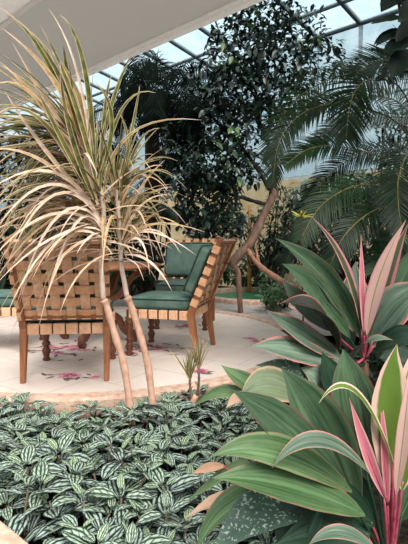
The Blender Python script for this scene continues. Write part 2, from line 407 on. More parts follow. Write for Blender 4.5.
TURN = [(.020, 0), (.024, .01), (.016, .03), (.021, .05), (.027, .075), (.018, .10), (.015, .11), (.026, .125), (.026, .135), (.016, .15),
        (.021, .19), (.027, .23), (.022, .25), (.030, .262), (.030, .272), (.022, .285), (.028, .295), (.028, .30)]
TURN = [(r*1.25, z) for r, z in TURN]
BZ0, BZ1 = .345, .90
def back_pt(x, z):   # point on the leaning back plane (local), half-width flares upward
    t = (z-.36)/(.92-.36); fl = 1 + .05*max(t, -.1)
    return Vector((x*fl, -.262-.235*t, z))
BN = Vector((0, -.56, -.235)).normalized()     # outward (rear) normal of the back
def chair(label, loc, rz):
    t = thing('woven_armless_chair', label, 'chair', loc, rz, 'woven leather chairs around the table')
    for s in (-1, 1):   # rear legs run up as the back posts
        m = MB(); pts = [Vector((s*.262, -.315, 0)), Vector((s*.262, -.285, .18)), Vector((s*.262, -.258, .345))]
        pts += [back_pt(s*.262, z) for z in (.45, .6, .75, .9, .925)]
        m.tube(pts, [.75, .95, 1.1, .95, .9, .85, .8, .6], rect=(.042, .05), up=Vector((0, 1, 0)))
        m.build('leg', M['wood'], t, smooth=False, bevel=.004)
        m = MB(); m.lathe(TURN, (s*.245, .245, 0)); m.build('leg', M['wood_dark'], t)
    m = MB()
    for s in (-1, 1): m.box((s*.25, 0, .335), (.036, .50, .062))
    m.box((0, .25, .335), (.50, .036, .062)); m.box((0, -.25, .335), (.50, .036, .062))
    m.box((0, 0, .352), (.47, .47, .012))
    m.build('seat_frame', M['wood_dark'], t, smooth=False, bevel=.003)
    m = MB()            # straps wrapped round the seat rails
    for i in range(6):
        q = -.205+i*.082
        for s in (-1, 1):
            m.box((s*.25, q, .335), (.043, .069, .070)); m.box((q, s*.25, .335), (.073, .043, .070))
    m.build('rail_strapping', M['strap_pale'], t, smooth=False, bevel=.004)
    m = MB(); m.tube([back_pt(-.26, .885), back_pt(0, .885), back_pt(.26, .885)], 1, rect=(.03, .03)); m.build('back_rail', M['wood'], t, smooth=False); m = MB(); m.tube([back_pt(-.26, .413), back_pt(0, .413), back_pt(.26, .413)], 1, rect=(.02, .03))
    m.build('back_rail', M['wood'], t, smooth=False)
    # the woven back: vertical straps over the rails, horizontal ones wrapped round the posts
    mv = MB(); mh = MB(); nv, nh = 6, 6
    xs = [-.2275+i*.091 for i in range(nv)]; zs = [.437+i*.0795 for i in range(nh)]
    for i, x in enumerate(xs):
        seq = [(.402, .012), (.408, .017)]
        for j, z in enumerate(zs): seq += [(z-.02, .005*(1 if (i+j) % 2 else -1)), (z+.02, .005*(1 if (i+j) % 2 else -1))]
        seq += [(.895, .019), (.906, .014)]
        for sgn in (1, -1):     # both faces of the strap loop
            vs = []
            for z, o in seq:
                w = .029; off = (o if 0 < seq.index((z, o)) else o)
                for u in (-1, 1): vs.append(back_pt(x+u*w, z) + BN*(off if sgn > 0 else off-.004))
            fs = [(2*k, 2*k+1, 2*k+3, 2*k+2) for k in range(len(seq)-1)]
            mv.add(vs, fs)
        # fold over the top rail
        vs = []
        for o, dz in ((.019, 0), (.019, .012), (.0, .017), (-.019, .012), (-.019, 0), (-.017, -.03)):
            for u in (-1, 1): vs.append(back_pt(x+u*.029, .893+dz) + BN*o)
        mv.add(vs, [(2*k, 2*k+1, 2*k+3, 2*k+2) for k in range(5)])
    for j, z in enumerate(zs):
        seq = [(-.289, .0), (-.287, .024), (-.262, .029)]
        for i, x in enumerate(xs):
            o = .005*(-1 if (i+j) % 2 else 1); seq += [(x-.024, o), (x+.024, o)]
        seq += [(.262, .029), (.287, .024), (.289, .0), (.287, -.024), (.262, -.029), (.23, -.012)]
        seq = [(-.23, -.012), (-.262, -.029), (-.287, -.024)] + seq
        for sgn in (0, 1):
            vs = []
            for x, o in seq:
                for u in (-1, 1): vs.append(back_pt(x, z+u*.0272) + BN*(o-.004*sgn))
            mh.add(vs, [(2*k, 2*k+1, 2*k+3, 2*k+2) for k in range(len(seq)-1)])
    mv.build('upright_strapping', M['strap_pale'], t, smooth=False); mh.build('cross_strapping', M['strap'], t, smooth=False)
    c, ol = cushion_mb(.52, .50, .085); xform(c, Matrix.Translation((0, .01, .4165))); sc_ = c.build('seat_cushion', M['cushion'], t)
    m = MB()
    for dz in (-.034, .034): m.tube([Vector((x*1.0, y+.01, .4165+dz)) for x, y in ol+ol[:1]], .0055, 6)
    m.build('piping', M['piping'], sc_)
    mat = Matrix.Translation(back_pt(0, .645) - BN*.085) @ Matrix.Rotation(math.radians(22.8), 4, 'X') @ Matrix.Rotation(-math.pi/2, 4, 'X')
    c, ol = cushion_mb(.53, .37, .085); xform(c, mat); bc = c.build('back_cushion', M['cushion'], t)
    m = MB()
    for dz in (-.036, .036): m.tube([mat @ Vector((x, y, dz)) for x, y in ol+ol[:1]], .006, 6)
    m.build('piping', M['piping'], bc)
    return t
rad = math.radians
chair('woven tan leather chair seen square from behind, nearest the camera', (-.92, 3.275, 0), rad(5.5))
chair('woven chair turned sideways with green cushion, right of the table', (-.288, 3.83, 0), rad(76))
chair('woven chair with green cushions facing the camera beyond the sideways chair', (-.20, 4.93, 0), rad(172))
chair('woven chair cut off by the left edge, only its green seat corner showing', (-1.70, 3.96, 0), rad(-88))

tb = thing('round_table', 'round brown wooden pedestal table between the woven chairs', 'table', (-.95, 4.2, 0))
m = MB(); m.lathe([(.50, .655), (.55, .658), (.565, .668), (.565, .682), (.555, .69), (.0001, .692)], n=48); m.build('table_top', M['wood'], tb)
m = MB(); m.lathe([(.02, .10), (.06, .12), (.075, .2), (.05, .27), (.045, .36), (.07, .43), (.09, .5), (.06, .58), (.10, .655)], n=20); m.build('pedestal', M['wood_dark'], tb)
for k in range(4):
    a = rad(-101+90*k); d = Vector((math.cos(a), math.sin(a), 0)); a2 = rad(-20+90*k)
    d2 = Vector((math.cos(a2), math.sin(a2), 0))
    m = MB(); pr = [(.05, .22), (.12, .235), (.19, .20), (.235, .12), (.29, .075), (.335, .085), (.35, .05), (.33, .02), (.30, .015)]
    m.tube(smooth_path([d*r+Vector((0, 0, z)) for r, z in pr], 28), [1.15]*8+[1]*14+[.9]*6, rect=(.05, .05)); m.build('foot', M['wood_dark'], tb, bevel=.004, smooth=False)
    m = MB(); pr = [(.47, .645), (.42, .62), (.36, .59), (.30, .53), (.25, .45), (.17, .39), (.05, .36)]
    m.tube(smooth_path([d2*r+Vector((0, 0, z)) for r, z in pr], 24), 1, rect=(.045, .045)); m.build('bracket', M['wood'], tb, bevel=.004, smooth=False)

# ------------------------------------------------------------------ dracaenas
def grav_leaf(mb, p, d, L, W, droop, tone, n=9, fold=.5, nrm=None, kink=0):
    pts = [p.copy()]; d = d.normalized(); st = L/(n-1)
    for i in range(n-1):
        d = (d + Vector((0, 0, -droop*st*(1+1.2*i/n)))).normalized()
        if kink and i == int(n*.6): d = (d + Vector((0, 0, -kink))).normalized()
        pts.append(pts[-1]+d*st)
    ws = [W*(.55+.45*min(1, i/(n*.25)))*(1-(i/(n-1))**2.6)+.0006 for i in range(n)]
    nn = nrm or Vector((0, -.45, .9))
    mb.ribbon(pts, ws, nn, fold, 4 if W > .012 else 2, tone, twist=U(-.7, .7))
def px_leaf(mb, a, m, b, W, tone, n=11, fold=.4, nrm=(0, -.8, .6), twist=0):
    pts = bez(P(*a), P(*m), P(*b), n); W = W*1.22
    ws = [W*(.5+.5*min(1, i/(n*.25)))*(1-(i/(n-1))**2.4)+.0006 for i in range(n)]
    mb.ribbon(pts, ws, Vector(nrm), fold, 4, tone, twist)
def dracaena(label, cane_px, grey_px, crown_px, seed, hero, nleaf, Y, lean, spray):
    random.seed(seed)
    root = P(*cane_px[0], Y); t = thing('dracaena', label, 'plant', root)
    m = MB(); pts = smooth_path([P(x, y, Y) for x, y in cane_px], 22); 
    rr = [.0205+.0018*math.sin(i*1.7)-.0035*i/21 + (.006 if i >= 20 else 0) for i in range(22)]
    m.tube(shift(pts, root), rr, 10); m.build('cane', M['cane'], t)
    m = MB(); pts = smooth_path([P(x, y, Y) for x, y in grey_px], 18); m.tube(shift(pts, root), [.0145-.003*i/17 for i in range(18)], 8); m.build('upper_cane', M['cane_grey'], t)
    cp = smooth_path([P(x, y, yy) for x, y, yy in crown_px], 30)
    m = MB(); m.tube(shift(cp, root), [.013]*26+[.01, .008, .006, .003], 8); m.build('crown_stem', M['cane_grey'], t)
    mb = MB()
    for i in range(nleaf):
        f = (i+R())/nleaf; k = min(28, int(f*29)); p = cp[k]
        ax = (cp[min(k+1, 29)]-cp[max(k-1, 0)]).normalized()
        an = i*2.399+U(-.3, .3)
        a1 = ax.orthogonal().normalized(); a2 = ax.cross(a1)
        outv = a1*math.cos(an)+a2*math.sin(an)
        # the crown has grown towards the left of the photo
        outv = (outv + Vector((lean, -.1, 0))).normalized()
        el = .10+1.25*f**1.6
        d = outv*math.cos(el)+ax*math.sin(el)
        tone = min(1, max(0, (1-f)*1.1+U(-.3, .2)))
        L = (U(.42, .72) if f > .25 else U(.28, .55))*(.62 if outv.x > .3 else 1)
        grav_leaf(mb, p, d, L, U(.013, .022)*(1 if f > .3 else .7), U(.9, 2.1) if f < .6 else U(.3, 1.3), tone, 10, .55, kink=U(0, .6) if R() < .25 else 0)
    for h in hero: px_leaf(mb, *h)
    for i in range(spray[0]):
        k = random.choice(range(2, 28)); f = k/29; a3 = cp[k]; an = rad(U(*spray[1])); L = U(*spray[2])*(.0052)
        dd = Vector((math.cos(an), U(-.45, .3), math.sin(an))).normalized(); sag = U(.02, .26)*(1.3-f)
        e = a3+dd*L-Vector((0, 0, sag)); m_ = a3+dd*L*.52+Vector((0, 0, sag*.45)); n_ = 11
        pts = bez(a3, m_, e, n_); W = U(.009, .016)*(1+.5*f)
        mb.ribbon(pts, [W*(.5+.5*min(1, j/3))*(1-(j/(n_-1))**2.4)+.0006 for j in range(n_)], Vector((0, -.7, .7)), .45, 4, min(1, max(0, U(.3, 1.2)-.85*f)), U(-.8, .8))
    mb.v = [q-root for q in mb.v]
    mb.build('foliage', M['drac'], t); return t
heroA = [((88, 180, 2.4), (55, 75, 2.3), (0, 7, 2.2), .030, .12), ((95, 190, 2.4), (85, 70, 2.35), (59, 14, 2.3), .026, .2),
 ((98, 160, 2.4), (115, 95, 2.4), (131, 58, 2.4), .022, .05), ((100, 175, 2.4), (112, 120, 2.35), (93, 80, 2.3), .022, .15), ((100, 190, 2.45), (122, 110, 2.5), (156, 93, 2.5), .02, .1),
 ((103, 200, 2.45), (130, 135, 2.45), (202, 120, 2.35), .02, .45), ((85, 160, 2.4), (60, 90, 2.25), (2, 28, 2.15), .028, .5), ((85, 175, 2.4), (45, 110, 2.25), (0, 62, 2.2), .024, .6),
 ((90, 170, 2.4), (70, 85, 2.35), (64, 45, 2.3), .028, .22), ((88, 165, 2.4), (55, 115, 2.3), (12, 42, 2.2), .022, .75), ((85, 180, 2.4), (35, 98, 2.2), (-8, 88, 2.1), .02, .5),
 ((85, 190, 2.4), (38, 118, 2.2), (-10, 120, 2.1), .026, .35), ((88, 200, 2.4), (45, 150, 2.25), (4, 90, 2.2), .02, .8), ((92, 205, 2.4), (40, 160, 2.25), (-12, 150, 2.15), .022, .75),
 ((95, 210, 2.4), (50, 172, 2.25), (-10, 190, 2.1), .022, .85), ((98, 215, 2.4), (50, 185, 2.25), (-6, 232, 2.1), .022, .9), ((100, 220, 2.4), (55, 195, 2.25), (8, 262, 2.2), .018, .95),
 ((103, 225, 2.4), (60, 215, 2.25), (18, 300, 2.2), .018, .95), ((105, 235, 2.4), (75, 225, 2.3), (38, 330, 2.2), .016, 1), ((105, 240, 2.4), (60, 235, 2.25), (-5, 285, 2.1), .016, .9),
 ((95, 200, 2.35), (70, 130, 2.2), (60, 60, 2.15), .024, .3), ((92, 195, 2.35), (62, 140, 2.2), (30, 75, 2.1), .024, .3), ((97, 185, 2.35), (72, 95, 2.3), (40, 25, 2.2), .024, .28),
 ((100, 190, 2.4), (105, 110, 2.4), (112, 75, 2.4), .02, .1), ((98, 205, 2.4), (85, 155, 2.3), (98, 175, 2.2), .02, .8), ((96, 200, 2.4), (40, 185, 2.25), (-12, 215, 2.1), .02, .3),
 ((102, 228, 2.4), (50, 215, 2.25), (-10, 262, 2.1), .018, .85), ((104, 232, 2.4), (55, 240, 2.25), (5, 318, 2.15), .016, 1),
 ((90, 172, 2.4), (62, 82, 2.3), (18, 20, 2.2), .026, .35), ((93, 175, 2.4), (78, 75, 2.3), (48, 8, 2.25), .012, .9), ((94, 170, 2.4), (80, 100, 2.35), (50, 50, 2.3), .026, .45)]
heroB = [((120, 215, 2.5), (135, 150, 2.5), (160, 128, 2.5), .018, .2), ((122, 230, 2.5), (140, 190, 2.45), (165, 160, 2.4), .016, .7), ((124, 245, 2.5), (150, 232, 2.4), (196, 255, 2.3), .012, .95),
 ((124, 250, 2.5), (150, 225, 2.4), (205, 232, 2.3), .014, .5), ((125, 255, 2.5), (150, 262, 2.4), (172, 291, 2.35), .014, 1), ((122, 240, 2.5), (142, 205, 2.45), (170, 195, 2.4), .014, .8),
 ((118, 205, 2.5), (128, 150, 2.5), (118, 110, 2.5), .02, .2), ((118, 200, 2.5), (133, 125, 2.5), (140, 85, 2.5), .016, .2), ((124, 248, 2.5), (140, 240, 2.4), (150, 275, 2.35), .012, 1)]
dracaena('tall left-hand dracaena with large spiky variegated crown on bare pinkish cane', [(132, 432), (131, 414), (124, 366), (115, 335), (107.5, 309), (103.5, 300)],
         [(103.5, 300), (102, 280), (101, 262), (103, 245)], [(103, 250, 2.45), (104, 220, 2.44), (100, 190, 2.42), (84, 150, 2.38), (76, 130, 2.36)], 3, heroA, 56, 2.45, -.55, (150, (122, 222), (75, 130)))
dracaena('slimmer dracaena with a straw-coloured skirt of leaves, on the right-hand bare cane', [(155, 434), (153.5, 414), (148, 366), (140, 335), (131.5, 307), (127, 297)],
         [(127, 297), (124, 280), (121, 264), (121, 250)], [(121, 262, 2.52), (120, 235, 2.52), (118, 205, 2.5), (116, 180, 2.5)], 5, heroB, 40, 2.52, -.1, (60, (15, 110), (40, 85)))
# young forked dracaena by the kerb
random.seed(9)
root = P(187, 428, 2.5); t = thing('young_dracaena', 'short forked young dracaena with two grassy tufts beside the kerb', 'plant', root)
m = MB(); m.tube(shift(smooth_path([P(187, 430, 2.5), P(187, 420, 2.5), P(192, 405, 2.52), P(196, 395, 2.52)], 10), root), [.019, .019, .018, .017, .017, .017, .017, .018, .018, .014], 9); m.build('cane', M['cane'], t)
for a, b, c in (((192, 400), (190, 385), (190, 378)), ((197, 396), (199, 380), (198.5, 366))):
    pts = smooth_path([P(*a, 2.52), P(*b, 2.52), P(*c, 2.52)], 10)
    m = MB(); m.tube(shift(pts, root), [.008 if i % 2 else .006 for i in range(10)], 8); sh = m.build('shoot', M['bark'], t)
    mb = MB(); p = pts[-1]
    for i in range(15):
        an = i*2.4; el = U(1.05, 1.5); d = Vector((math.cos(an)*math.cos(el), math.sin(an)*math.cos(el), math.sin(el)))
        grav_leaf(mb, p-Vector((0, 0, .03*R())), d, U(.12, .21), .010, U(.2, 1.2), U(.0, .45), 7, .4)
    if a[0] == 192: px_leaf(mb, (189, 380, 2.5), (180, 365, 2.48), (169, 349, 2.45), .008, 1)
    mb.v = [q-root for q in mb.v]; mb.build('foliage', M['drac'], sh)

# ------------------------------------------------------------------ cordylines (each large leaf a part)
def cord_profile(x): return max(0.0, math.sin(math.pi*min(1, x)**.86))**(.8+.35*x)*(1.02-.12*x**3)
def cordyline(name, label, crown, leaves, stem_xy, seed, npet=4):
    random.seed(seed)
    top = P(*crown); root = Vector((top.x+stem_xy[0], top.y+stem_xy[1], -.1)); t = thing('cordyline', label, 'plant', root)
    m = MB(); m.tube(shift(smooth_path([root, (root+top)/2+Vector((.01, .01, 0)), top-Vector((0, 0, .02))], 10), root), [.017-.0004*i for i in range(10)], 9); m.build('stem', M['bark_red'], t)
    for L in leaves:
        a, mi, b, wpx, mk = L[:5]; nrm = L[5] if len(L) > 5 else (0, -.75, .65); tw = L[6] if len(L) > 6 else 0; fold = L[7] if len(L) > 7 else .35
        A, Mi, B = P(*a), P(*mi), P(*b); n = 17
        pts = bez(A, Mi, B, n); W = wpx*mi[2]/F*1.24
        ws = [max(W*cord_profile(i/(n-1)), W*.06 if i < n-1 else .0008) for i in range(n)]
        mb = MB(); mb.ribbon(pts, ws, Vector(nrm), fold, 6, U(.15, .85), tw, wave=U(.008, .028))
        mb.v = [q-root for q in mb.v]; lf = mb.build('leaf', M[mk], t)
        sk = M['petiole'] if mk in ('c_pink', 'c_pale', 'c_var') or R() < .3 else M['c_deep']
        # stalk from the crown to the blade
        st = top - Vector((0, 0, U(.0, .05))); m = MB()
        m.tube(shift(bez(st, (st+A)/2 - Vector((0, 0, .012)), A+(pts[1]-A)*.7, 7), root), [.0055, .0053, .005, .0048, .0045, .004, .002], 7); m.build('leaf_stalk', sk, lf)
        if mk in ('c_green', 'c_pink'):
            m = MB(); m.tube(shift([p+Vector((0, 0, 0)) for p in pts[:10]], root), [.0028*(1-i/11) for i in range(10)], 6); m.build('midrib', M['petiole' if mk == 'c_pink' else 'c_fresh'], lf)
    return t
YU = 1.75
upper = [((362, 338, YU), (322, 278, 1.68), (275, 238, 1.62), 25, 'c_green'), ((350, 338, 1.7), (312, 290, 1.62), (282, 264, 1.55), 27, 'c_green'), ((335, 332, 1.72), (302, 305, 1.7), (282, 278, 1.68), 20, 'c_grey'),
 ((338, 350, 1.66), (318, 312, 1.55), (281, 303, 1.48), 27, 'c_bronze', (.5, -.3, .8)), ((342, 358, 1.68), (300, 335, 1.55), (266, 310, 1.45), 24, 'c_grey'), ((345, 366, 1.65), (292, 352, 1.5), (252, 346, 1.4), 25, 'c_grey'),
 ((364, 340, 1.82), (354, 300, 1.88), (356, 261, 1.9), 28, 'c_grey', (0, -1, .1)), ((362, 335, 1.72), (345, 268, 1.66), (311, 216, 1.6), 9, 'c_pedge', (.4, -.8, .4)), ((364, 335, 1.7), (362, 285, 1.68), (361, 234, 1.68), 5, 'c_pink', (0, -1, .1)),
 ((367, 335, 1.7), (379, 278, 1.66), (406, 220, 1.62), 13, 'c_pale', (-.3, -1, .2)), ((369, 338, 1.74), (384, 285, 1.7), (409, 222, 1.66), 15, 'c_pedge', (-.6, -1, .2)),
 ((370, 342, 1.75), (400, 285, 1.72), (428, 235, 1.7), 24, 'c_green', (-.5, -1, .3)), ((371, 345, 1.72), (396, 305, 1.66), (432, 285, 1.62), 32, 'c_grey', (-.3, -.8, .6)),
 ((352, 360, 1.6), (368, 343, 1.5), (393, 340, 1.42), 15, 'c_grey', (0, -.6, .8)), ((375, 352, 1.65), (402, 338, 1.55), (440, 340, 1.5), 22, 'c_deep'), ((372, 348, 1.9), (402, 300, 2.0), (440, 262, 2.05), 26, 'c_grey'),
 ((345, 345, 1.75), (330, 318, 1.72), (303, 288, 1.7), 22, 'c_deep'), ((340, 355, 1.75), (310, 342, 1.72), (280, 330, 1.7), 20, 'c_deep'), ((350, 352, 1.8), (335, 300, 1.9), (322, 262, 2.0), 26, 'c_deep'),
 ((380, 358, 1.7), (405, 362, 1.7), (440, 375, 1.68), 24, 'c_deep')]
cordyline('cordyline', 'cordyline ahead of the palm, upper of three, with thin pink spikes', (365, 352, YU), upper, (.02, .02), 21)
YM = 1.5
middle = [((300, 400, 1.46), (268, 385, 1.42), (240, 398, 1.4), 30, 'c_tan'), ((310, 385, 1.5), (285, 372, 1.48), (255, 365, 1.45), 20, 'c_spot'), ((275, 398, 1.55), (245, 382, 1.6), (221, 365, 1.65), 16, 'c_fresh'),
 ((260, 404, 1.6), (225, 392, 1.62), (194, 407, 1.65), 12, 'c_fresh'), ((250, 398, 1.5), (238, 398, 1.48), (226, 408, 1.46), 10, 'c_dry'), ((320, 415, 1.45), (292, 400, 1.45), (262, 392, 1.42), 34, 'c_spot'),
 ((325, 400, 1.52), (318, 380, 1.5), (300, 368, 1.5), 26, 'c_grey'), ((340, 400, 1.5), (330, 375, 1.5), (322, 352, 1.5), 22, 'c_deep'), ((305, 405, 1.5), (270, 405, 1.45), (247, 418, 1.42), 20, 'c_fresh'),
 ((335, 415, 1.42), (310, 410, 1.42), (290, 396, 1.42), 28, 'c_deep')]
cordyline('cordyline', 'middle cordyline with tan and speckled leaves overhanging the patio kerb', (330, 412, YM), middle, (.01, .02), 22)
YL = 1.22
lower = [((368, 480, 1.2), (352, 400, 1.22), (343, 349, 1.24), 40, 'c_green', (0, -1, .25)), ((358, 510, 1.18), (318, 425, 1.16), (281, 368, 1.16), 46, 'c_green', (.1, -.9, .45)), ((345, 482, 1.15), (282, 428, 1.1), (232, 390, 1.06), 37, 'c_green', (.2, -.75, .65)),
 ((396, 470, 1.14), (356, 393, 1.1), (319, 403, 1.06), 9, 'c_var', (.3, -.5, .8)), ((386, 500, 1.14), (366, 450, 1.11), (349, 397, 1.1), 10, 'c_pink', (-.2, -1, .1), .5), ((388, 505, 1.15), (384, 455, 1.14), (381, 390, 1.15), 9, 'c_pink', (.4, -1, .1)),
 ((392, 490, 1.16), (388, 405, 1.15), (397, 344, 1.15), 34, 'c_var', (.05, -1, .15)), ((396, 495, 1.12), (404, 430, 1.1), (412, 355, 1.1), 11, 'c_pale', (-.5, -1, .1)), ((402, 490, 1.18), (412, 400, 1.2), (424, 332, 1.22), 32, 'c_var', (-.2, -1, .2)),
 ((370, 474, 1.08), (318, 441, 1.02), (272, 468, .99), 17, 'c_grey', (.1, -.55, .85)), ((352, 492, 1.12), (275, 452, 1.04), (211, 457, 1.0), 30, 'c_fresh', (.1, -.7, .7)), ((365, 515, 1.1), (285, 485, 1.02), (212, 478, .98), 37, 'c_fresh', (.1, -.6, .8)),
 ((310, 492, 1.2), (238, 500, 1.16), (196, 552, 1.12), 24, 'c_fresh', (-.3, -.6, .7)), ((330, 505, 1.15), (262, 512, 1.1), (212, 560, 1.06), 38, 'c_spot', (-.3, -.6, .7)), ((325, 495, 1.12), (297, 528, 1.08), (298, 580, 1.05), 36, 'c_deep', (-.5, -.8, .3)),
 ((378, 552, 1.0), (340, 533, .97), (308, 546, .95), 14, 'c_grey', (0, -.5, .9)), ((250, 458, 1.28), (222, 476, 1.28), (186, 502, 1.28), 10, 'c_fresh', (-.4, -.6, .7)), ((238, 492, 1.25), (212, 504, 1.22), (182, 520, 1.2), 14, 'c_dry', (0, -.5, .9), .8),
 ((225, 466, 1.28), (208, 468, 1.26), (192, 474, 1.25), 8, 'c_dry'), ((300, 440, 1.25), (268, 436, 1.25), (246, 452, 1.25), 20, 'c_deep'), ((375, 520, 1.2), (335, 470, 1.2), (305, 440, 1.2), 40, 'c_deep'),
 ((375, 525, 1.18), (330, 500, 1.14), (280, 500, 1.1), 36, 'c_deep'), ((380, 490, 1.25), (370, 430, 1.28), (368, 375, 1.3), 34, 'c_deep', (0, -1, .3)), ((400, 520, 1.25), (425, 470, 1.25), (455, 430, 1.25), 34, 'c_green'),
 ((370, 535, 1.12), (325, 530, 1.08), (275, 545, 1.02), 34, 'c_deep')]
cordyline('cordyline', 'largest cordyline in the lower right corner with cream-edged upright leaves', (389, 565, YL), lower, (.02, .03), 23)

# ------------------------------------------------------------------ aluminium plants (ground cover)
random.seed(31)
def pilea_leaf(mb, p, d, L, W, tone, droop):
    n = 8; pts = [p.copy()]; st = L/(n-1); d = d.normalized()
    for i in range(n-1):
        d = (d+Vector((0, 0, -droop*st*10))).normalized(); pts.append(pts[-1]+d*st)
    ws = [W*max(.04, math.sin(math.pi*(i/(n-1))**.9)**.75) if 0 < i < n-1 else W*.05 for i in range(n)]
    b = len(mb.v); mb.ribbon(pts, ws, Vector((0, 0, 1)), .3, 6, tone)
    for i in range(n):          # quilted surface between the veins
        for k in range(7):
            if k in (1, 2, 4, 5): mb.v[b+i*7+k] = mb.v[b+i*7+k] + Vector((0, 0, .0035 if i % 2 else .0015))
protos = []
for q in range(8):
    st = MB(); H = U(.08, .12); st.tube([Vector((0, 0, -.02)), Vector((U(-.01, .01), U(-.01, .01), H*.5)), Vector((U(-.02, .02), U(-.02, .02), H))], [.004, .0035, .003], 6)
    lf = MB(); top = Vector(st.v[-1])
    for tier, (z, L, el) in enumerate(((.5, .114, .02), (.82, .108, .16), (1.0, .084, .34), (1.08, .048, .65))):
        for k in range(2 if tier in (0, 3) else 2):
            for j in (0,):
                an = tier*math.pi/2+k*math.pi+U(-.3, .3)
                d = Vector((math.cos(an)*math.cos(el), math.sin(an)*math.cos(el), math.sin(el)+U(-.1, .2)))
                s_ = L*U(.85, 1.15); pilea_leaf(lf, Vector((top.x*z, top.y*z, H*z))+d*.012, d, s_, s_*U(.47, .58), (.04 if tier < 2 else .3 if tier == 2 else .7)*U(.5, 1.2), U(.35, .8))
    protos.append((st.mesh('stem', M['pilea_stem']), lf.mesh('foliage', M['pilea'])))
spots = []
tries = 0
ka = G(0, 519, 0); kn = nn
while len(spots) < 296 and tries < 30000:
    tries += 1
    y = U(1.33, 2.8); x = U(-.47*y-.12, .17*y+.02)
    p = Vector((x, y, 0))
    if (p-PC).length < PR+.075: continue
    if (p-ka).dot(kn) > -.085: continue
    if any((p-s).length < .0745 for s in spots): continue
    if any((p.xy-Vector(c)).length < .035 for c in ((P(132, 432, 2.45).x, 2.45), (P(155, 434, 2.52).x, 2.52), (P(187, 430, 2.5).x, 2.5))): continue
    spots.append(p)
first = None
for p in spots:
    sm, fm = random.choice(protos); s_ = U(.8, 1.2)*(1.0 if p.y > 2 else 1.08)
    if first is None:
        r = thing('aluminium_plant', 'low silver-striped aluminium plant in the leafy ground cover in front of patio', 'plant', (0, 0, 0), 0, 'silver-striped ground cover plants')
        a = bpy.data.objects.new('stem', sm); b = bpy.data.objects.new('foliage', fm)
        for o in (a, b): C.objects.link(o); o.parent = r
        first = (r, a, b)
    else:
        r = first[0].copy(); C.objects.link(r)
        for o, me in ((first[1], sm), (first[2], fm)): c = o.copy(); c.data = me; C.objects.link(c); c.parent = r
    near = max(0.0, 1-((p-PC).length-PR)/.55); r.location = (p.x, p.y, -.105+U(-.015, .025)-.028*near); r.scale = (s_, s_, s_*U(.85, 1.15)); r.rotation_euler = (U(-.2, .42), U(-.34, .34), U(0, 6.28))

# ------------------------------------------------------------------ palms, trees, shrubs
def frond(t, root, ctrl, LL, W, nl, mk, droop=.35, name='frond', rach=.006, nrm=(0, 0, 1), vup=.25, tones=(.1, .9), rmat='rachis'):
    n = 26; pts = smooth_path([P(*c) for c in ctrl], n)
    m = MB(); m.tube(shift(pts, root), [rach*(1-.75*i/(n-1)) for i in range(n)], 6); fr = m.build(name, M[rmat], t)
    mb = MB(); tone0 = U(*tones)
    for i in range(nl):
        f = .04+.96*(i+R()*.5)/nl; x = f*(n-1); k = min(n-2, int(x)); p = pts[k].lerp(pts[k+1], x-k)
        ta = (pts[min(k+2, n-1)]-pts[max(k-1, 0)]).normalized()
        sd = ta.cross(Vector(nrm))
        if sd.length < .05: sd = ta.orthogonal()
        sd.normalize(); up = sd.cross(ta)
        L = LL*(math.sin(math.pi*(.12+.80*f))**.7)*U(.88, 1.08)
        for s in (-1, 1):
            d = (sd*s*.85 + ta*(.35+.5*f) + up*vup + Vector((U(-.06, .06), U(-.06, .06), U(-.06, .06)))).normalized()
            q = [p]; dd = d.copy()
            for j in range(4): dd = (dd+Vector((0, 0, -droop*.25))).normalized(); q.append(q[-1]+dd*(L/4))
            mb.ribbon(q, [W*.6, W, W*.9, W*.6, W*.08], up, .3, 2, min(1, max(0, tone0+U(-.3, .3))))
    mb.v = [q-root for q in mb.v]; mb.build('leaflets', M[mk], fr); return fr
